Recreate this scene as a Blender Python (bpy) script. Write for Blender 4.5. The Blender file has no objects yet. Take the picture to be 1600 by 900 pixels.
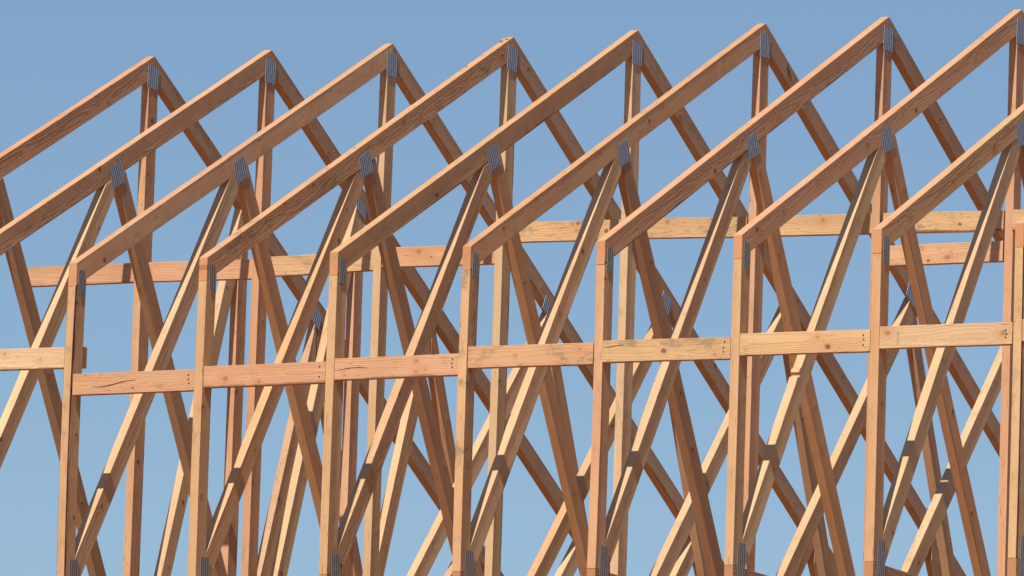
import bpy, bmesh, math, random
from mathutils import Vector, Matrix
FT = 0.3048
random.seed(7)
sc = bpy.context.scene
COL = sc.collection

# ------------------------------------------------------------------ world frame
# truss frame in feet: X along the row of trusses, Y along each truss (away from the eaves), Z up; z=0 at the top of the eaves
Z0 = 17.61*FT + 1.70                      # metres above the ground of the eaves line
def W(x, y, z): return Vector((x*FT, y*FT, z*FT + Z0))

# ------------------------------------------------------------------ materials
def nt(name):
    m = bpy.data.materials.new(name); m.use_nodes = True
    t = m.node_tree; t.nodes.clear()
    out = t.nodes.new('ShaderNodeOutputMaterial'); p = t.nodes.new('ShaderNodeBsdfPrincipled')
    t.links.new(p.outputs[0], out.inputs[0])
    return m, t, p
class G:
    def __init__(s, t): s.t = t
    def n(s, kind, **kw):
        n = s.t.nodes.new(kind)
        for k, v in kw.items(): setattr(n, k, v)
        return n
    def put(s, sock, v):
        if isinstance(v, bpy.types.NodeSocket): s.t.links.new(v, sock)
        elif v is not None: sock.default_value = v
    def m(s, op, a, b=None, c=None, clamp=False):
        n = s.n('ShaderNodeMath', operation=op, use_clamp=clamp)
        s.put(n.inputs[0], a); s.put(n.inputs[1], b); s.put(n.inputs[2], c)
        return n.outputs[0]
    def comb(s, x, y, z):
        n = s.n('ShaderNodeCombineXYZ'); s.put(n.inputs[0], x); s.put(n.inputs[1], y); s.put(n.inputs[2], z); return n.outputs[0]
    def noise(s, vec, scale=1, detail=2, rough=.5):
        n = s.n('ShaderNodeTexNoise'); s.put(n.inputs['Vector'], vec)
        n.inputs['Scale'].default_value = scale; n.inputs['Detail'].default_value = detail; n.inputs['Roughness'].default_value = rough
        return n.outputs[0]
    def ramp(s, v, a, b, lo=0., hi=1.):
        n = s.n('ShaderNodeMapRange', interpolation_type='SMOOTHSTEP'); s.put(n.inputs[0], v)
        n.inputs[1].default_value = a; n.inputs[2].default_value = b; n.inputs[3].default_value = lo; n.inputs[4].default_value = hi
        return n.outputs[0]
    def mix(s, f, a, b, mode='MIX'):
        n = s.n('ShaderNodeMix', data_type='RGBA', blend_type=mode)
        s.put(n.inputs[0], f); s.put(n.inputs[6], a); s.put(n.inputs[7], b); return n.outputs[2]

def wood_material():
    m, t, p = nt('framing_lumber'); g = G(t)
    at = g.n('ShaderNodeAttribute', attribute_name='board'); sx = g.n('ShaderNodeSeparateXYZ'); g.put(sx.inputs[0], at.outputs['Vector'])
    u, v, w = sx.outputs
    ap = g.n('ShaderNodeAttribute', attribute_name='pith'); sp = g.n('ShaderNodeSeparateXYZ'); g.put(sp.inputs[0], ap.outputs['Vector'])
    pv, pw, seed = sp.outputs
    aw = g.n('ShaderNodeAttribute', attribute_name='wear'); sw = g.n('ShaderNodeSeparateXYZ'); g.put(sw.inputs[0], aw.outputs['Vector'])
    stain, wane, saw = sw.outputs
    tint = g.n('ShaderNodeAttribute', attribute_name='tint').outputs['Color']
    endg = g.n('ShaderNodeAttribute', attribute_name='end_grain').outputs['Fac']
    us = g.m('ADD', u, g.m('MULTIPLY', seed, 17.0))
    # knots: one per length cell
    vo = g.n('ShaderNodeTexVoronoi', voronoi_dimensions='1D', feature='F1'); g.put(vo.inputs['W'], us); vo.inputs['Scale'].default_value = 3.1
    sc_ = g.n('ShaderNodeSeparateColor'); g.put(sc_.inputs[0], vo.outputs['Color'])
    r1, r2, r3 = sc_.outputs
    du = g.m('DIVIDE', vo.outputs['Distance'], 3.1)
    dv = g.m('SUBTRACT', v, g.m('MULTIPLY', g.m('SUBTRACT', r1, .5), .066))
    knobble = g.noise(g.comb(us, v, w), 60, 2)
    d = g.m('SQRT', g.m('ADD', g.m('MULTIPLY', du, du), g.m('MULTIPLY', dv, dv)))
    d = g.m('ADD', d, g.m('MULTIPLY', g.m('SUBTRACT', knobble, .5), .008))
    present = g.ramp(r3, .42, .46)
    rad = g.m('MULTIPLY_ADD', g.m('POWER', r2, 2.5), .011, .0035)
    kn = g.m('MULTIPLY', g.m('SUBTRACT', 1.0, g.m('SMOOTH_MIN', 1.0, g.m('DIVIDE', d, rad), .3)), present)
    knot = g.ramp(kn, .0, .35)
    halo = g.m('MULTIPLY', g.m('POWER', 2.718, g.m('MULTIPLY', g.m('MULTIPLY', g.m('DIVIDE', d, .022), g.m('DIVIDE', d, .022)), -1.0)), present)
    for kk in ('knot_one', 'knot_two'):
        ak = g.n('ShaderNodeAttribute', attribute_name=kk); sk_ = g.n('ShaderNodeSeparateXYZ'); g.put(sk_.inputs[0], ak.outputs['Vector'])
        ku, kv, kr = sk_.outputs
        x_ = g.m('SUBTRACT', u, ku); y_ = g.m('SUBTRACT', v, kv)
        dd = g.m('SQRT', g.m('ADD', g.m('MULTIPLY', g.m('MULTIPLY', x_, x_), .6), g.m('MULTIPLY', y_, y_)))
        dd = g.m('ADD', dd, g.m('MULTIPLY', g.m('SUBTRACT', knobble, .5), .007))
        on = g.m('GREATER_THAN', kr, .0001)
        q = g.m('MULTIPLY', g.ramp(g.m('DIVIDE', dd, g.m('ADD', kr, .0001)), .55, 1.0, 1, 0), on)
        knot = g.m('MAXIMUM', knot, g.m('MULTIPLY', q, .5))
        qh = g.m('DIVIDE', dd, g.m('MULTIPLY_ADD', kr, 2.4, .0001))
        halo = g.m('ADD', halo, g.m('MULTIPLY', g.m('MULTIPLY', g.m('POWER', 2.718, g.m('MULTIPLY', g.m('MULTIPLY', qh, qh), -1.0)), on), 1.6))
    # growth rings about a wandering pith
    wob = g.noise(g.comb(g.m('MULTIPLY', us, .9), g.m('MULTIPLY', seed, 3.1), 0.0), 1, 2)
    wob2 = g.noise(g.comb(g.m('MULTIPLY', us, 2.4), g.m('MULTIPLY', v, 7), g.m('MULTIPLY', w, 7)), 1, 4, .6)
    a = g.m('SUBTRACT', v, g.m('ADD', pv, g.m('MULTIPLY', g.m('SUBTRACT', wob, .5), .07)))
    b = g.m('SUBTRACT', w, g.m('ADD', pw, g.m('MULTIPLY', g.m('SUBTRACT', wob, .5), .035)))
    r = g.m('SQRT', g.m('ADD', g.m('MULTIPLY', a, a), g.m('MULTIPLY', b, b)))
    r = g.m('ADD', r, g.m('MULTIPLY', g.m('SUBTRACT', wob2, .5), .018))
    r = g.m('ADD', r, g.m('MULTIPLY', halo, .010))
    sp_ = g.m('MULTIPLY_ADD', g.m('FRACT', g.m('MULTIPLY', seed, 3.77)), .0030, .0030)
    ph = g.m('FRACT', g.m('DIVIDE', r, sp_))
    late = g.m('MULTIPLY', g.ramp(ph, .35, .86), g.ramp(ph, .92, 1.0, 1, 0))
    fibre = g.noise(g.comb(g.m('MULTIPLY', us, 6), g.m('MULTIPLY', v, 420), g.m('MULTIPLY', w, 420)), 1, 2)
    streak = g.noise(g.comb(g.m('MULTIPLY', us, 1.1), g.m('MULTIPLY', v, 45), g.m('MULTIPLY', w, 45)), 1, 3, .6)
    patch = g.noise(g.comb(g.m('MULTIPLY', us, 1.6), g.m('MULTIPLY', v, 14), g.m('MULTIPLY', w, 14)), 1, 2)
    col = tint
    col = g.mix(g.ramp(patch, .42, .68, 0, .75), col, g.mix(1.0, tint, (1.0, 1.05, 1.0, 1), 'MULTIPLY'))
    col = g.mix(g.ramp(streak, .35, .72, 0, .40), col, g.mix(1.0, tint, (.86, .74, .62, 1), 'MULTIPLY'))
    gs = g.m('MULTIPLY_ADD', g.m('FRACT', g.m('MULTIPLY', seed, 7.31)), .15, .07)
    gs = g.m('ADD', gs, g.ramp(g.m('FRACT', g.m('MULTIPLY', seed, 7.31)), .94, .96, 0, .42))
    col = g.mix(g.m('MULTIPLY', late, gs), col, g.mix(1.0, tint, (.66, .46, .34, 1), 'MULTIPLY'))
    col = g.mix(g.ramp(fibre, .3, .75, 0, .32), col, g.mix(1.0, tint, (.7, .66, .6, 1), 'MULTIPLY'))
    # red heartwood streak near knots, knot itself
    col = g.mix(g.m('MULTIPLY', halo, .35), col, g.mix(1.0, tint, (.80, .58, .42, 1), 'MULTIPLY'))
    col = g.mix(g.m('MULTIPLY', knot, .85), col, (.17, .065, .030, 1))
    # short dark checks and pitch pockets
    chk = g.noise(g.comb(g.m('MULTIPLY', us, 9), g.m('MULTIPLY', v, 190), g.m('MULTIPLY', w, 190)), 1, 1)
    col = g.mix(g.ramp(chk, .735, .80, 0, .8), col, (.13, .055, .028, 1))
    # uneven tone along each board, small scuffs and dirt
    tone = g.noise(g.comb(g.m('MULTIPLY', us, 2.3), g.m('MULTIPLY', v, 5), g.m('MULTIPLY', w, 5)), 1, 3, .6)
    col = g.mix(g.ramp(tone, .40, .70, 0, .5), col, g.mix(1.0, col, (.84, .76, .70, 1), 'MULTIPLY'))
    grit = g.noise(g.comb(g.m('MULTIPLY', us, 30), g.m('MULTIPLY', v, 75), g.m('MULTIPLY', w, 75)), 1, 4, .7)
    gm = g.noise(g.comb(g.m('MULTIPLY', us, 3.3), g.m('MULTIPLY', v, 11), seed), 1, 2)
    col = g.mix(g.m('MULTIPLY', g.ramp(grit, .56, .70), g.ramp(gm, .48, .66, .08, .72)), col, (.20, .13, .085, 1))
    # mildew and handling stains
    st = g.noise(g.comb(g.m('MULTIPLY', us, 11), g.m('MULTIPLY', v, 17), g.m('MULTIPLY', w, 17)), 1, 6, .75)
    st2 = g.noise(g.comb(g.m('MULTIPLY', us, 1.2), seed, 0.0), 1, 1)
    sm = g.m('MULTIPLY', g.m('MULTIPLY', g.ramp(st, .5, .66), g.ramp(st2, .30, .52)), stain, clamp=True)
    col = g.mix(g.m('MULTIPLY', sm, .75), col, (.20, .155, .09, 1))
    # wane (bark edge) along the two corners of the wide face
    edge = g.m('ADD', g.ramp(g.m('ABSOLUTE', v), .022, .0445), g.m('MULTIPLY', g.m('SUBTRACT', g.noise(g.comb(g.m('MULTIPLY', us, 5), g.m('MULTIPLY', v, 8), seed), 1, 4, .65), .5), 2.2))
    side = g.ramp(g.m('MULTIPLY', v, g.m('SIGN', wane)), -.01, .0, 1, 0); wane = g.m('ABSOLUTE', wane)
    col = g.mix(g.m('MULTIPLY', g.m('MULTIPLY', g.m('MULTIPLY', g.ramp(g.m('ADD', edge, g.m('MULTIPLY', g.m('GREATER_THAN', wane, 1.5), .22)), .62, .95), side), g.ramp(g.m('ABSOLUTE', w), .0165, .0185)), wane, clamp=True), col, (.115, .055, .03, 1))
    # end grain
    col = g.mix(g.m('MULTIPLY', endg, .55), col, g.mix(1.0, tint, (.86, .62, .48, 1), 'MULTIPLY'))
    g.put(p.inputs['Base Color'], col)
    g.put(p.inputs['Roughness'], g.m('MULTIPLY_ADD', fibre, .15, .66))
    p.inputs['Specular IOR Level'].default_value = .28
    # relief: raised late wood, chatter marks of the saw, fuzzy fibre
    cut = g.m('SINE', g.m('ADD', g.m('MULTIPLY', u, 430), g.m('MULTIPLY', v, 30)))
    h = g.m('ADD', g.m('MULTIPLY', late, .9), g.m('MULTIPLY', fibre, .35))
    h = g.m('ADD', h, g.m('MULTIPLY', g.m('MULTIPLY', cut, saw), .5))
    h = g.m('SUBTRACT', h, g.m('MULTIPLY', knot, 1.2))
    h = g.m('SUBTRACT', h, g.ramp(chk, .735, .80, 0, 1.5))
    bp = g.n('ShaderNodeBump'); bp.inputs['Strength'].default_value = .7; bp.inputs['Distance'].default_value = .0009
    g.put(bp.inputs['Height'], h); g.put(p.inputs['Normal'], bp.outputs[0])
    return m

def plate_material(name='stamped_steel', base=(.54, .60, .69)):
    m, t, p = nt(name); g = G(t)
    at = g.n('ShaderNodeAttribute', attribute_name='board'); s = g.n('ShaderNodeSeparateXYZ'); g.put(s.inputs[0], at.outputs['Vector'])
    u, v, w = s.outputs                                    # metres across / along the plate
    colx = g.m('DIVIDE', u, .0185)
    fx = g.m('ABSOLUTE', g.m('SUBTRACT', g.m('FRACT', colx), .5))
    par = g.m('MULTIPLY', g.m('FLOOR', colx), .5)
    fy = g.m('ABSOLUTE', g.m('SUBTRACT', g.m('FRACT', g.m('ADD', g.m('DIVIDE', g.m('ADD', v, g.m('MULTIPLY', u, .22)), .0100), par)), .5))
    slot = g.m('MULTIPLY', g.ramp(fx, .18, .28, 1, 0), g.ramp(fy, .34, .44, 1, .25))
    n1 = g.noise(at.outputs['Vector'], 60, 3)
    n2 = g.noise(at.outputs['Vector'], 500, 2)
    c = g.mix(g.ramp(n1, .35, .7), (*base, 1), (base[0]*.78, base[1]*.78, base[2]*.80, 1))
    c = g.mix(slot, c, (.06, .06, .07, 1))
    g.put(p.inputs['Base Color'], c)
    g.put(p.inputs['Metallic'], g.m('MULTIPLY', g.m('SUBTRACT', 1.0, slot), .55))
    g.put(p.inputs['Roughness'], g.m('MULTIPLY_ADD', n2, .25, .38))
    h = g.m('ADD', g.m('MULTIPLY', slot, -1.0), g.m('MULTIPLY', n2, .2))
    bp = g.n('ShaderNodeBump'); bp.inputs['Strength'].default_value = .8; bp.inputs['Distance'].default_value = .0025
    g.put(bp.inputs['Height'], h); g.put(p.inputs['Normal'], bp.outputs[0])
    return m

def plain(name, c, rough=.7, metal=0):
    m, t, p = nt(name); g = G(t)
    tc = g.n('ShaderNodeTexCoord').outputs['Object']
    n = g.noise(tc, 300, 3)
    g.put(p.inputs['Base Color'], g.mix(n, (*[k*.8 for k in c], 1), (*[min(1, k*1.2) for k in c], 1)))
    p.inputs['Roughness'].default_value = rough; p.inputs['Metallic'].default_value = metal
    return m

def ground_material():
    m, t, p = nt('warm_bounce_soil'); g = G(t)
    tc = g.n('ShaderNodeTexCoord').outputs['Object']
    a = g.noise(tc, .05, 6, .6); b = g.noise(tc, 1.7, 6, .65)
    c = g.mix(g.ramp(a, .35, .65), (.31, .135, .052, 1), (.26, .118, .046, 1))  # orange-brown chosen for the warm bounce it throws on the lumber
    c = g.mix(g.ramp(b, .4, .75, 0, .6), c, (.13, .06, .025, 1))
    g.put(p.inputs['Base Color'], c); p.inputs['Roughness'].default_value = .95
    bp = g.n('ShaderNodeBump'); bp.inputs['Strength'].default_value = .6; bp.inputs['Distance'].default_value = .03
    g.put(bp.inputs['Height'], b); g.put(p.inputs['Normal'], bp.outputs[0])
    return m

WOOD = wood_material(); STEEL = plate_material(); SHADED_STEEL = plate_material('shaded_stamped_steel', (.46, .42, .39))  # heel and foot plates: steel copy darkened brown, their shade put into the colour
NAIL = plain('dark_nail_steel', (.05, .035, .03), .5, .6)
PENCIL = plain('pencil_lead', (.035, .02, .015), .8)

# ------------------------------------------------------------------ colour families of the lumber
TINT = {'salmon': (.612, .345, .194), 'pink': (.610, .350, .206), 'yellow': (.605, .376, .198), 'pale': (.635, .430, .245),
        'tan': (.560, .347, .206), 'brown': (.485, .290, .168), 'orange': (.600, .343, .180), 'cream': (.640, .435, .258)}
def tint(k):
    c = TINT[k]; f = random.uniform(.93, 1.06); h = random.uniform(-.012, .012)
    return (c[0]*f, (c[1]+h)*f, (c[2]+h*.5)*f)

# ------------------------------------------------------------------ lumber
def clip(poly, pt, nrm):
    """keep the side the normal points to"""
    out = []
    for i, a in enumerate(poly):
        b = poly[(i+1) % len(poly)]
        da = (a[0]-pt[0])*nrm[0] + (a[1]-pt[1])*nrm[1]
        db = (b[0]-pt[0])*nrm[0] + (b[1]-pt[1])*nrm[1]
        if da >= 0: out.append(a)
        if da*db < 0:
            t = da/(da-db); out.append((a[0]+t*(b[0]-a[0]), a[1]+t*(b[1]-a[1])))
    return out
def strip(p0, p1, ext=3.0, hw=3.5/24):
    dx, dy = p1[0]-p0[0], p1[1]-p0[1]; L = math.hypot(dx, dy); dx /= L; dy /= L
    nx, ny = -dy*hw, dx*hw
    a = (p0[0]-dx*ext, p0[1]-dy*ext); b = (p1[0]+dx*ext, p1[1]+dy*ext)
    return [(a[0]+nx, a[1]+ny), (a[0]-nx, a[1]-ny), (b[0]-nx, b[1]-ny), (b[0]+nx, b[1]+ny)]

def lumber(name, poly, axis, fx, parent=None, color='tan', knots=(), stain=0., wane=0., saw=0., bow=.006, twist=.010, half=.75/12, pith=None, seed=None, cuts=.28, world=False):
    """poly: outline (feet) in the y-z plane; axis: its length direction; fx(y): x of the plane there (feet). One mesh."""
    seed = random.uniform(1, 60) if seed is None else seed
    ax = Vector((0, axis[0], axis[1])).normalized(); pe = Vector((0, -ax.z, ax.y))
    ys = [p[0] for p in poly]; zs = [p[1] for p in poly]
    ctr = Vector((0, sum(ys)/len(ys), sum(zs)/len(zs)))
    us = [(Vector((0, *p))-ctr).dot(ax) for p in poly]; vs = [(Vector((0, *p))-ctr).dot(pe) for p in poly]
    umin, umax = min(us), max(us); vm = (min(vs)+max(vs))/2
    # the mid-line of the board, not of its corners
    bm = bmesh.new()
    lo = [bm.verts.new((-half*FT, y*FT, z*FT)) for y, z in poly]
    hi = [bm.verts.new((half*FT, y*FT, z*FT)) for y, z in poly]
    n = len(poly)
    bm.faces.new(lo); bm.faces.new(hi[::-1])
    for i in range(n): bm.faces.new((lo[i], hi[i], hi[(i+1) % n], lo[(i+1) % n]))
    bmesh.ops.recalc_face_normals(bm, faces=bm.faces)
    bmesh.ops.bevel(bm, geom=list(bm.edges), offset=.0022, segments=2, profile=.6, affect='EDGES', clamp_overlap=True)
    u0 = umin*FT + .2
    while u0 < umax*FT - .15:
        bmesh.ops.bisect_plane(bm, geom=list(bm.verts)+list(bm.edges)+list(bm.faces), plane_co=ctr*FT+ax*u0, plane_no=ax)
        u0 += cuts
    lb = bm.verts.layers.float_vector.new('board'); lp = bm.verts.layers.float_vector.new('pith')
    lw = bm.verts.layers.float_vector.new('wear'); lt = bm.verts.layers.float_color.new('tint'); le = bm.faces.layers.float.new('end_grain')
    k1 = bm.verts.layers.float_vector.new('knot_one'); k2 = bm.verts.layers.float_vector.new('knot_two')
    kp = [((umin+(umax-umin)*kf)*FT, kv_, kr_) for kf, kv_, kr_ in knots] + [(0, 0, 0)]*2
    if pith is None:
        an = random.choice([0, math.pi, math.pi, .6, 2.4, -.5, 3.6]) + random.uniform(-.4, .4)   # mostly flat-sawn
        rr = random.uniform(.028, .085)
        pith = (math.sin(an)*rr*.8, math.cos(an)*rr)
    tc = tint(color)
    if wane == 0 and random.random() < .3: wane = random.uniform(.3, .8)
    if stain == 0: stain = random.choice([0, 0, .25, .4])
    if saw == 0 and random.random() < .25: saw = random.uniform(.03, .12)
    b1 = random.uniform(-bow, bow); b2 = random.uniform(-bow, bow)*.7; tw = random.uniform(-twist, twist); ph = random.uniform(0, 6)
    uc = (umin+umax)/2*FT; ul = max((umax-umin)/2*FT, .05)
    for f in bm.faces:
        nn = f.normal
        f[le] = 1. if abs(nn.dot(ax)) > .3 and abs(nn.x) < .5 else 0.
        f.smooth = False
    for vtx in bm.verts:
        q = vtx.co - ctr*FT
        u, v, w = q.dot(ax), q.dot(pe)-vm*FT, q.x
        vtx[lb] = (u, v, w); vtx[lp] = (pith[0], pith[1], seed); vtx[lw] = (stain, wane, saw); vtx[lt] = (*tc, 1); vtx[k1] = kp[0]; vtx[k2] = kp[1]
    for vtx in bm.verts:
        u, v, w = vtx[lb]
        s = (u-uc)/ul; k = 1-s*s
        ripple = math.sin(u*5.1+ph)*.0004
        dv = b1*k + ripple; dw = b2*k
        dw += -v*tw*k*4; dv += w*tw*k*4
        vtx.co += pe*dv + Vector((dw, 0, 0))
    for vtx in bm.verts: vtx.co.x += fx(vtx.co.y/FT)*FT
    me = bpy.data.meshes.new(name); bm.to_mesh(me); bm.free()
    me.materials.append(WOOD)
    o = bpy.data.objects.new(name, me); COL.objects.link(o); o.parent = parent
    return o

def plate(quad, fx, parent, name='connector_plate', off=.0022, mat=None):
    """stamped steel plate on the +x face; quad = TL TR BR BL in (y, z) feet"""
    bm = bmesh.new(); lb = bm.verts.layers.float_vector.new('board')
    TL, TR, BR, BL = [Vector((0, *q))*FT for q in quad]
    wd = ((TR-TL).length+(BR-BL).length)/2; ht = ((TL-BL).length+(TR-BR).length)/2
    N, M = 6, 8; th = .0011
    grid = []
    for j in range(M+1):
        row = []
        for i in range(N+1):
            a, b = i/N, j/M
            p = (TL*(1-a)+TR*a)*(1-b) + (BL*(1-a)+BR*a)*b
            x = fx(p.y/FT)*FT + .75/12*FT + off + random.uniform(-.0003, .0003)
            r = []
            for dx in (0, th):
                vv = bm.verts.new((x+dx, p.y, p.z)); vv[lb] = (a*wd, b*ht, 0); r.append(vv)
            row.append(r)
        grid.append(row)
    for j in range(M):
        for i in range(N):
            q = [grid[j][i], grid[j+1][i], grid[j+1][i+1], grid[j][i+1]]
            bm.faces.new([k[1] for k in q]); bm.faces.new([k[0] for k in q][::-1])
    border = [(0, i) for i in range(N+1)]+[(j, N) for j in range(1, M+1)]+[(M, i) for i in range(N-1, -1, -1)]+[(j, 0) for j in range(M-1, 0, -1)]
    for k in range(len(border)):
        a = grid[border[k][0]][border[k][1]]; b = grid[border[(k+1) % len(border)][0]][border[(k+1) % len(border)][1]]
        bm.faces.new((a[0], a[1], b[1], b[0]))
    bmesh.ops.recalc_face_normals(bm, faces=bm.faces)
    me = bpy.data.meshes.new(name); bm.to_mesh(me); bm.free(); me.materials.append(mat or STEEL)
    o = bpy.data.objects.new(name, me); COL.objects.link(o); o.parent = parent
    return o

def jig(quad, a=.012):
    dy, dz = random.uniform(-a, a), random.uniform(-a, a); r = random.uniform(-.05, .05)
    cy = sum(q[0] for q in quad)/4; cz = sum(q[1] for q in quad)/4
    return [(cy+dy+(y-cy)*math.cos(r)-(z-cz)*math.sin(r), cz+dz+(y-cy)*math.sin(r)+(z-cz)*math.cos(r)) for y, z in quad]

# ------------------------------------------------------------------ the trusses
RUN, RISE, S = 9.453, 4.738, 4.738/9.453
DV = .2917*math.sqrt(1+S*S)               # vertical thickness of a top chord
BZ = -4.40
GAP = .004
nS = math.sqrt(1+S*S)
UL = lambda p: clip(p, (0, -DV-GAP), (S, -1))          # below the left chord
UR = lambda p: clip(p, (RUN, RISE-DV-GAP), (-S, -1))   # below the right chord
AB = lambda p: clip(p, (0, BZ+GAP), (0, 1))            # above the bottom chord
YG = lambda p, y: clip(p, (y, 0), (1, 0))
YL = lambda p, y: clip(p, (y, 0), (-1, 0))

def truss(i, dh, da, label, c, opt):
    root = bpy.data.objects.new('roof_truss', None); COL.objects.link(root)
    root.location = W(2*i, 0, 0); root.empty_display_size = .2
    root['label'] = label; root['category'] = 'roof truss'; root['group'] = 'row of timber roof trusses'
    fx = lambda y: dh + (da-dh)*min(max(y, 0), RUN)/RUN
    P = lambda name, poly, axis, col, **k: lumber(name, poly, axis, fx, root, col, **k)
    o = lambda k: opt.get(k, {})
    # chords
    P('top_chord', [(0, 0), (0, -DV), (RUN-.002, RISE-DV), (RUN-.002, RISE)], (1, S), c[0], bow=.003, twist=.0, **o('tl'))
    ye = 28.3
    P('top_chord', [(RUN+.002, RISE), (RUN+.002, RISE-DV), (ye, RISE-DV-S*(ye-RUN)), (ye, RISE-S*(ye-RUN))], (1, -S), c[1], bow=.003, twist=0., **o('tr'))
    yb = RUN+(RISE-DV-BZ)/S
    P('bottom_chord', [(-.0, BZ), (-.0, BZ-.2917), (yb+.2917/S-.02, BZ-.2917), (yb-.02, BZ)], (1, 0), 'brown', bow=.002, twist=0.)
    # end post
    hw = 3.5/12
    P('end_post', AB([(0, -DV-GAP), (0, -6), (hw, -6), (hw, -DV-GAP+S*hw)]), (0, 1), c[2], pith=o('post').get('pith'), **{k: v for k, v in o('post').items() if k != 'pith'})
    # king post
    k0, k1 = RUN-hw/2, RUN+hw/2
    P('king_post', AB(UR(UL([(k0, 6), (k0, -6), (k1, -6), (k1, 6)]))), (0, 1), c[3], **o('king'))
    # left webs
    ws = {1: .06, 3: .08, 5: -.14, 6: .03, 7: .05}.get(i, 0.)
    wl = strip((4.48, 1.70), (.95, -3.34))
    wl = AB(YG(YL(UL(wl), 4.74), hw+GAP))
    if opt.get('dent'):
        wl = notch(wl, *opt['dent'])
    P('web', wl, (3.53, 5.04), c[4], **o('wl'))
    P('web', AB(YL(YG(UL(strip((5.58+ws, 1.0), (7.2+ws, -1.42))), 4.745), k0-GAP)), (1.62, -2.42), c[5], **o('wr'))
    # right webs
    if not opt.get('special'):
        P('web', AB(YG(YL(UR(strip((15.2, 1.45), (10.9, -3.1))), 15.14), k1+GAP)), (4.3, 4.55), c[6], **o('jl'))
    else:
        p0, p1 = (12.60, 2.90), (10.40, -3.10)
        P('web', AB(YG(YL(UR(strip(p0, p1)), 12.74), k1+GAP)), (2.2, 6.0), c[6], **o('jl'))
        q = AB(UR([(12.42, 6), (12.42, -6), (12.71, -6), (12.71, 6)]))
        L = math.hypot(2.2, 6.0); nx, nz = 6.0/L, -2.2/L
        q = clip(q, (p0[0]+nx*(hw/2+GAP), p0[1]+nz*(hw/2+GAP)), (nx, nz))
        P('post', q, (0, 1), opt.get('pc', 'pink'))
        P('web', AB(YG(YL(UR(strip((15.02, .98), (13.94, -1.86))), 15.10), 12.715)), (1.08, 2.84), opt.get('qc', 'pale'))
        plate(jig([(12.44, 3.02), (12.74, 2.88), (12.74, 2.66), (12.41, 2.82)]), fx, root)
    P('web', AB(YL(YG(UR(strip((15.42, .75), (16.98, -2.4))), 15.145), 17.95)), (1.56, -3.15), c[7], **o('jr'))
    P('web', AB(YG(YL(UR(strip((20.94, -1.2), (20.09, -2.07))), 20.95), 17.955)), (.85, .87), c[8])
    P('web', AB(YG(UR(strip((20.95, -1.4), (22.9, -4.2))), 20.955)), (1.95, -2.8), 'tan')
    # connector plates
    plate(jig([(9.26, 4.57), (9.59, 4.57), (9.59, 4.23), (9.25, 4.22)]), fx, root)
    sh = -.16 if i == 0 else 0
    plate(jig([(4.50+sh, 2.12+sh*.5), (4.82+sh, 2.29+sh*.5), (4.98+sh, 2.01+sh*.5), (4.63+sh, 1.84+sh*.5)]), fx, root)
    plate(jig([(.055, -.08), (.235, -.08), (.255, -.42), (.06, -.42)], .008), fx, root, mat=SHADED_STEEL)
    plate(jig([(.12, -4.09), (.37, -4.08), (.37, -4.62), (.12, -4.62)], .008), fx, root, mat=SHADED_STEEL)
    plate(jig([(14.96, 1.79), (15.25, 1.66), (15.16, 1.41), (14.85, 1.58)]), fx, root)
    plate(jig([(20.68, -.86), (20.98, -1.0), (20.98, -1.25), (20.66, -1.12)]), fx, root)
    if i == 9: plate([(.05, -1.02), (.25, -1.02), (.25, -1.25), (.05, -1.25)], fx, root)
    return root, fx

def notch(poly, z, depth, h):
    """a crushed bite in the front edge of the left web"""
    best = None
    n = len(poly)
    for i in range(n):
        a, b = poly[i], poly[(i+1) % n]
        if (a[1]-z)*(b[1]-z) < 0 and abs(a[1]-b[1]) > 2:
            t = (z-a[1])/(b[1]-a[1]); y = a[0]+t*(b[0]-a[0])
            if best is None or y < best[0]: best = (y, i)
    y, i = best; a, b = poly[i], poly[(i+1) % n]
    L = math.hypot(b[0]-a[0], b[1]-a[1]); d = ((b[0]-a[0])/L, (b[1]-a[1])/L)
    if d[1] > 0: inn = (d[1], -d[0])
    else: inn = (-d[1], d[0])
    P0 = lambda s, k: (y+d[0]*s+inn[0]*k, z+d[1]*s+inn[1]*k)
    s = h
    pts = [P0(-s*1.6, 0), P0(-s*.9, -depth*.8), P0(-s*.35, -depth*.5), P0(-.2*s, depth), P0(.25*s, depth*.75), P0(.45*s, -depth*.25), P0(s, -depth*.35), P0(s*2, 0)]
    return poly[:i+1] + pts + poly[i+1:]

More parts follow.
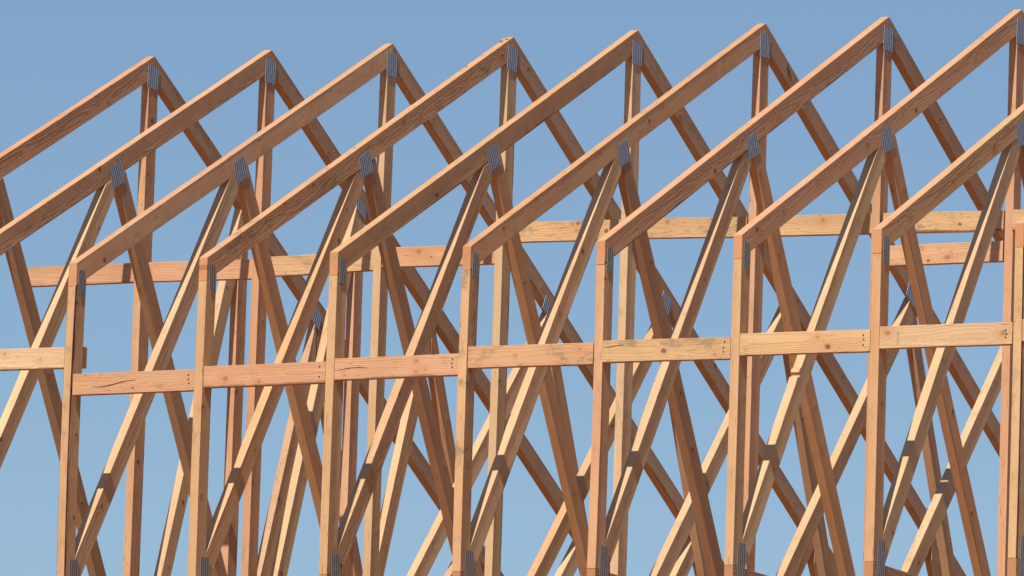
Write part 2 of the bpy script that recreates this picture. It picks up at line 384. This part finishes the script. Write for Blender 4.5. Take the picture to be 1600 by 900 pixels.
# colours:   left chord, right chord, end post, king post, W left, W right, J left, J right, J2
T = [
 (0, 0, .002, 'leftmost truss, its peak lowest in the photo, only sky behind its left chord',
   ('salmon', 'tan', 'salmon', 'salmon', 'pale', 'brown', 'cream', 'brown', 'tan'), dict(special=1, pc='salmon', qc='cream', tl=dict(stain=.3))),
 (1, 0, -.022, 'truss with the second peak from the left, its end post outside the photo',
   ('salmon', 'tan', 'salmon', 'salmon', 'pale', 'brown', 'pale', 'orange', 'cream'), dict(special=1, pc='pink', qc='pale')),
 (2, .003, -.011, 'truss with the leftmost full end post, a yellowish post with a dark bark edge',
   ('salmon', 'tan', 'yellow', 'pale', 'cream', 'orange', 'cream', 'orange', 'pale'),
   dict(post=dict(wane=-2.5, stain=.6), wl=dict(stain=.2), tl=dict(stain=.4))),
 (3, .024, -.030, 'truss with splinters standing up on its peak, fourth peak from the left',
   ('orange', 'tan', 'yellow', 'pale', 'yellow', 'brown', 'yellow', 'tan', 'salmon'),
   dict(tl=dict(stain=.9, knots=[(.955, -.005, .014)]), tr=dict(stain=.5), wl=dict(stain=.1))),
 (4, .016, -.017, 'truss with a row of saw chatter marks on its left diagonal, fifth peak from left',
   ('orange', 'tan', 'yellow', 'cream', 'pale', 'orange', 'cream', 'brown', 'tan'),
   dict(wl=dict(saw=.7), tr=dict(stain=.6))),
 (5, .012, .020, 'truss with a handwritten mark near the top of its right chord, sixth peak',
   ('orange', 'tan', 'yellow', 'pink', 'pale', 'brown', 'pale', 'tan', 'tan'),
   dict(post=dict(stain=1., wane=.4), tr=dict(stain=.3))),
 (6, -.002, -.040, 'truss with a reddish king post and an orange end post, seventh peak from the left',
   ('salmon', 'brown', 'salmon', 'pink', 'cream', 'orange', 'cream', 'tan', 'tan'),
   dict(tr=dict(stain=.5), king=dict())),
 (7, -.005, .020, 'truss with a crushed notch in its left diagonal, its peak in the top right corner',
   ('salmon', 'tan', 'yellow', 'pink', 'pale', 'orange', 'tan', 'tan', 'tan'),
   dict(dent=(-1.60, .035, .09), wl=dict(stain=.3))),
 (8, -.002, -.002, 'truss with deep wavy grain on its left chord, its peak outside the photo at right',
   ('yellow', 'tan', 'orange', 'pink', 'cream', 'brown', 'cream', 'tan', 'tan'),
   dict(tl=dict(seed=27.22, stain=.1, pith=(.010, -.034), knots=[(.40, .0, .012), (.58, .012, .010)]))),
 (9, .008, .008, 'rightmost truss, little more than its pale yellow end post at the right photo edge',
   ('orange', 'tan', 'yellow', 'pink', 'cream', 'brown', 'cream', 'tan', 'tan'), dict(post=dict(wane=-2.5, stain=.4))),
]
roots = {}
for i, dh, da, label, c, opt in T:
    roots[i] = truss(i, dh, da, label, c, opt)

# splinters torn up from the top edge of one truss
def splinters(y, n, size, root, fx):
    bm = bmesh.new()
    lb = bm.verts.layers.float_vector.new('board'); lp = bm.verts.layers.float_vector.new('pith')
    lw = bm.verts.layers.float_vector.new('wear'); lt = bm.verts.layers.float_color.new('tint')
    for k in range(n):
        yy = y+random.uniform(-.09, .09); x = fx(yy)+random.uniform(-.05, .03); z = S*yy-.01
        b = Vector((x, yy, z))*FT
        d = Vector((random.uniform(-.5, .5), random.uniform(-1, .2), random.uniform(.3, .9))).normalized()*size*random.uniform(.5, 1)*FT
        wv = Vector((random.uniform(.5, 1), random.uniform(-.4, .4), 0)).normalized()*.010
        tv = Vector((0, .004, .002))
        vs = [bm.verts.new(q) for q in (b-wv, b+wv, b+wv*.3+d, b-wv*.2+d*.8, b-wv+tv*1.5, b+wv+tv*1.5)]
        bm.faces.new((vs[0], vs[1], vs[2], vs[3])); bm.faces.new((vs[5], vs[4], vs[3], vs[2])); bm.faces.new((vs[1], vs[5], vs[2])); bm.faces.new((vs[4], vs[0], vs[3]))
        bm.faces.new((vs[0], vs[4], vs[5], vs[1]))
    for v in bm.verts: v[lb] = v.co; v[lp] = (.05, .03, 3); v[lw] = (0, 0, 0); v[lt] = (.60, .36, .22, 1)
    me = bpy.data.meshes.new('splinters'); bm.to_mesh(me); bm.free(); me.materials.append(WOOD)
    o = bpy.data.objects.new('splinters', me); COL.objects.link(o); o.parent = root
r3, f3 = roots[3]
splinters(9.27, 9, .065, r3, f3); splinters(8.05, 4, .04, r3, f3)

# pencil mark on the right chord of the sixth truss
def strokes(lines, root, fx, wid=.0022):
    bm = bmesh.new()
    for pts in lines:
        for a, b in zip(pts, pts[1:]):
            A, B = Vector((0, *a))*FT, Vector((0, *b))*FT
            d = (B-A).normalized(); n = Vector((0, -d.z, d.y))*wid
            x = fx(a[0])*FT + .75/12*FT + .0030
            q = [A-n, A+n, B+n, B-n]
            lo = [bm.verts.new((x-.0012, k.y, k.z)) for k in q]; hi = [bm.verts.new((x-.0006, k.y, k.z)) for k in q]
            bm.faces.new(hi); bm.faces.new(lo[::-1])
            for k in range(4): bm.faces.new((lo[k], lo[(k+1) % 4], hi[(k+1) % 4], hi[k]))
    bmesh.ops.recalc_face_normals(bm, faces=bm.faces)
    me = bpy.data.meshes.new('pencil_mark'); bm.to_mesh(me); bm.free(); me.materials.append(PENCIL)
    o = bpy.data.objects.new('pencil_mark', me); COL.objects.link(o); o.parent = root
r5, f5 = roots[5]
strokes([[(10.28, 4.30), (10.28, 4.07)], [(10.21, 4.22), (10.30, 4.19), (10.38, 4.13), (10.42, 4.04)]], r5, f5)
strokes([[(10.54, 4.12), (10.53, 3.96), (10.55, 3.86)]], r5, f5, .0012)

# ------------------------------------------------------------------ blocking between the trusses
def board_run(name, label, group, x0, x1, y0, z0a, z0b, color, cat='board', stain=0., nails=(), **k):
    """a board lying along x: top edge runs from z0a to z0b; front face at y0"""
    L = x1-x0; hw = 3.5/12
    # build in a frame where the board's length is the local y, then turn it onto x
    poly = [(-L/2, hw/2), (-L/2, -hw/2), (L/2, -hw/2), (L/2, hw/2)]
    o = lumber(name, poly, (1, 0), lambda y: 0, None, color, stain=stain, bow=.0015, twist=.002, **k)
    ang = math.atan2(z0b-z0a, L)
    M = Matrix(((0, 1, 0), (1, 0, 0), (0, 0, 1))).to_4x4()          # swap x and y (mirror) ...
    M = Matrix(((0, 1, 0, 0), (-1, 0, 0, 0), (0, 0, 1, 0), (0, 0, 0, 1)))
    o.matrix_world = Matrix.Translation(W((x0+x1)/2, y0+.0625, (z0a+z0b)/2-hw/2)) @ Matrix.Rotation(-ang, 4, 'Y') @ M
    o['label'] = label; o['category'] = cat; o['group'] = group
    for (fx_, fz) in nails:
        bm = bmesh.new(); bmesh.ops.create_cone(bm, cap_ends=True, segments=10, radius1=.0036, radius2=.003, depth=.003)
        me = bpy.data.meshes.new('nail'); bm.to_mesh(me); bm.free(); me.materials.append(NAIL)
        nl = bpy.data.objects.new('nail', me); COL.objects.link(nl)
        nl.parent = o
        # local: +x is the front (-y world) after the turn
        nl.location = (.0625*FT + .0006, (fx_-L/2)*FT, (hw/2-fz)*FT)
        nl.rotation_euler = (0, math.pi/2, 0)
    return o
E_ = 'blocking boards between the end posts'
K_ = 'blocking boards between the king posts'
def nl(L, a, d=(.06, .13, .20)): return [(L-a+random.uniform(-.01, .01), z+random.uniform(-.01, .01)) for z in d]
g_ = .004
def crack(o, L, pts, wd):
    """an open split in the front face of a board: pts = (feet from left end, feet below the top edge)"""
    bm = bmesh.new(); n = len(pts); rows = []
    for k, (a, b) in enumerate(pts):
        h = wd*math.sin(math.pi*(k+.15)/(n-.7))
        x = .0625*FT
        y, z = (a-L/2)*FT, (3.5/24-b)*FT
        rows.append([bm.verts.new((x+.0005, y, z-h)), bm.verts.new((x+.0012, y, z)), bm.verts.new((x+.0005, y, z+h*.8)), bm.verts.new((x-.002, y, z))])
    for p, q in zip(rows, rows[1:]):
        for a in range(4): bm.faces.new((p[a], q[a], q[(a+1) % 4], p[(a+1) % 4]))
    bm.faces.new(rows[0]); bm.faces.new(rows[-1][::-1])
    bmesh.ops.recalc_face_normals(bm, faces=bm.faces)
    me = bpy.data.meshes.new('crack'); bm.to_mesh(me); bm.free(); me.materials.append(SPLIT)
    c = bpy.data.objects.new('crack', me); COL.objects.link(c); c.parent = o
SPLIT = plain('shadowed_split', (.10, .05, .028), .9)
def stamp(o, L, a, b, w_, h_):
    """faint blurred ink stamp: rows of short dashes"""
    bm = bmesh.new(); x = .0625*FT
    for r in range(3):
        z = 0
        while z < h_:
            l = random.uniform(.006, .02)
            y0 = (a-L/2+w_*r/3)*FT; z0 = (3.5/24-b-z)*FT
            q = [(y0, z0), (y0+w_*.16*FT, z0), (y0+w_*.16*FT, z0-l*FT), (y0, z0-l*FT)]
            lo = [bm.verts.new((x+.0004, *k)) for k in q]; hi = [bm.verts.new((x+.0008, *k)) for k in q]
            bm.faces.new(hi); bm.faces.new(lo[::-1])
            for k in range(4): bm.faces.new((lo[k], lo[(k+1) % 4], hi[(k+1) % 4], hi[k]))
            z += l + random.uniform(.004, .012)
    bmesh.ops.recalc_face_normals(bm, faces=bm.faces)
    me = bpy.data.meshes.new('ink_stamp'); bm.to_mesh(me); bm.free(); me.materials.append(INK)
    c = bpy.data.objects.new('ink_stamp', me); COL.objects.link(c); c.parent = o
INK = plain('faded_grey_ink', (.26, .22, .21), .9)
lab_e = [
 (2, -1.540, -1.535, 'salmon', 0, 'salmon board with a long thin crack, lowest of the blocking boards between end posts', (.07, .14, .20), [(.72, -.02, .006)]),
 (3, -1.500, -1.490, 'salmon', .9, 'pinkish board with oval knot near its left end and greenish mildew at its right', (.07, .20), [(.18, -.012, .012), (.46, -.03, .006)]),
 (4, -1.460, -1.450, 'pink', 0, 'pink board with thin crack at its left end and three nails at its right', (.07, .13, .18), [(.66, .02, .008), (.66, -.025, .007)]),
 (5, -1.362, -1.370, 'salmon', .9, 'salmon board with a grey mildew patch near its left end, left of the yellowish board', (), [(.38, .0, .004)]),
 (6, -1.350, -1.360, 'yellow', .8, 'yellowish board with a short crack at its left end and grey stains along its edge', (.07, .14, .20), []),
 (7, -1.322, -1.330, 'yellow', 0, 'clean yellow-orange unstained board, directly left of the palest cream board', (.07, .12, .20), [(.60, .02, .006)]),
 (8, -1.300, -1.300, 'cream', 0, 'palest board, cream with a round knot at each end', (.10, .16, .2), [(.06, .018, .012), (.93, .0, .012)]),
 (9, -1.270, -1.270, 'pink', 0, 'board end cut off by the right photo edge at mid height', (), []),
]
made = {}
for j, za, zb, col, st, lb, nz, kn in lab_e:
    x0 = 2*(j-0)+.0625+g_ + T[j][1]; x1 = 2*(j+1)-.0625-g_ + (T[j+1][1] if j < 9 else 0)
    made[j] = (board_run('blocking_board', lb, E_, x0, x1, .003, za, zb, col, stain=st, knots=kn, nails=nl(x1-x0, .09, nz)), x1-x0)
crack(*made[2], [(.30, .185), (.42, .195), (.56, .18), (.70, .15), (.82, .125), (.98, .115)], .0024)
crack(*made[4], [(.0, .165), (.12, .15), (.25, .135), (.38, .135), (.50, .145)], .0022)
crack(*made[6], [(.0, .10), (.10, .09), (.22, .07), (.32, .06)], .0020)
stamp(*made[8], .25, .075, .035, .16)
board_run('blocking_board', 'board nailed behind the leftmost full end post, only its shaded end showing on the right', E_, 1.9, 4.052, .2917+.004, -1.105, -1.115, 'cream', stain=.15)
lab_k = [
 (-1.93, -.0665, 1.585, 1.583, 'salmon', 0, 'salmon board end left of the leftmost king post, free at its left end', []),
 (.0665, 1.9335, 1.583, 1.562, 'salmon', 0, 'salmon board from the leftmost to the second king post', []),
 (2.0665, 3.9335, 1.590, 1.617, 'yellow', .7, 'yellowish stained board from the second to the third king post', []),
 (4.0665, 5.9335, 1.655, 1.640, 'salmon', .2, 'salmon board with a large knot from the third to the fourth king post', [(.32, .02, .013)]),
 (6.0665, 7.9335, 1.945, 1.920, 'yellow', 1., 'mildewed yellow board from the fourth to the fifth king post, left end of upper row', [(.62, .0, .005)]),
 (8.0665, 9.9335, 1.930, 1.880, 'yellow', 1., 'mildewed yellow board from the fifth to the sixth king post', []),
 (10.0665, 11.9335, 1.880, 1.850, 'yellow', .2, 'yellow board with round knots from the sixth to the seventh king post', [(.12, -.01, .009), (.57, .02, .009)]),
 (12.0665, 13.9335, 1.845, 1.812, 'yellow', 1., 'yellow board with two grey mildew patches, upper of two beside the last king post', []),
 (12.0665, 13.9335, 1.372, 1.372, 'pink', .5, 'pink knotty board, lower of two beside the last king post', [(.54, -.02, .012), (.33, .03, .006)]),
 (14.0665, 15.9335, 1.815, 1.800, 'yellow', .2, 'sliver of yellow board right of the last king post at the photo edge', []),
]
for x0, x1, za, zb, col, st, lb, kn in lab_k:
    board_run('blocking_board', lb, K_, x0, x1, RUN-.1458+.003, za, zb, col, stain=st, knots=kn)

# ------------------------------------------------------------------ ground
bm = bmesh.new(); Rg = 3000
N = 24
vs = [[bm.verts.new((-Rg+2*Rg*i/N, -Rg+2*Rg*j/N, 0)) for j in range(N+1)] for i in range(N+1)]
for i in range(N):
    for j in range(N): bm.faces.new((vs[i][j], vs[i+1][j], vs[i+1][j+1], vs[i][j+1]))
me = bpy.data.meshes.new('ground'); bm.to_mesh(me); bm.free(); me.materials.append(ground_material())
gr = bpy.data.objects.new('ground', me); COL.objects.link(gr); gr['kind'] = 'structure'  # out of view; added for its bounce light on undersides and side faces

# ------------------------------------------------------------------ sun and sky
sun_dir = Vector((.102, -1.0, 1.16)).normalized()
elev = math.asin(sun_dir.z); az = math.atan2(sun_dir.x, sun_dir.y)
sd = bpy.data.lights.new('sun', 'SUN'); sd.energy = 4.8; sd.angle = math.radians(.53); sd.color = (1, .93, .83)
so = bpy.data.objects.new('sun', sd); COL.objects.link(so)
so.rotation_euler = sun_dir.to_track_quat('Z', 'Y').to_euler(); so.location = sun_dir*50
w = bpy.data.worlds.new('World'); sc.world = w; w.use_nodes = True
t = w.node_tree; bg = t.nodes['Background']
sk = t.nodes.new('ShaderNodeTexSky'); sk.sky_type = 'NISHITA'; sk.sun_disc = False
sk.sun_elevation = elev; sk.sun_rotation = az; sk.altitude = 0; sk.air_density = 1.0; sk.dust_density = .25; sk.ozone_density = 4.6
t.links.new(sk.outputs[0], bg.inputs[0]); bg.inputs[1].default_value = .0745

# ------------------------------------------------------------------ camera
cd = bpy.data.cameras.new('camera'); co = bpy.data.objects.new('camera', cd); COL.objects.link(co)
R_ = Vector((.90202825, .43049707, .03189526)); U_ = Vector((.03606601, -.14878573, .98821154)); F_ = Vector((-.43016773, .89024439, .14973524))
Mx = Matrix((R_, U_, -F_)).transposed().to_4x4()
Mx.translation = W(59.59788481, -101.18559441, -17.61150046)
co.matrix_world = Mx
cd.sensor_width = 36; cd.lens = 13277.48/1600*36; cd.clip_start = .5; cd.clip_end = 10000
sc.camera = co

sc.view_settings.view_transform = 'Standard'; sc.view_settings.look = 'None'; sc.view_settings.gamma = 1
sc.view_settings.exposure = .25; sc.view_settings.use_curve_mapping = False
sc.render.engine = 'CYCLES'; sc.cycles.max_bounces = 8; sc.cycles.diffuse_bounces = 5
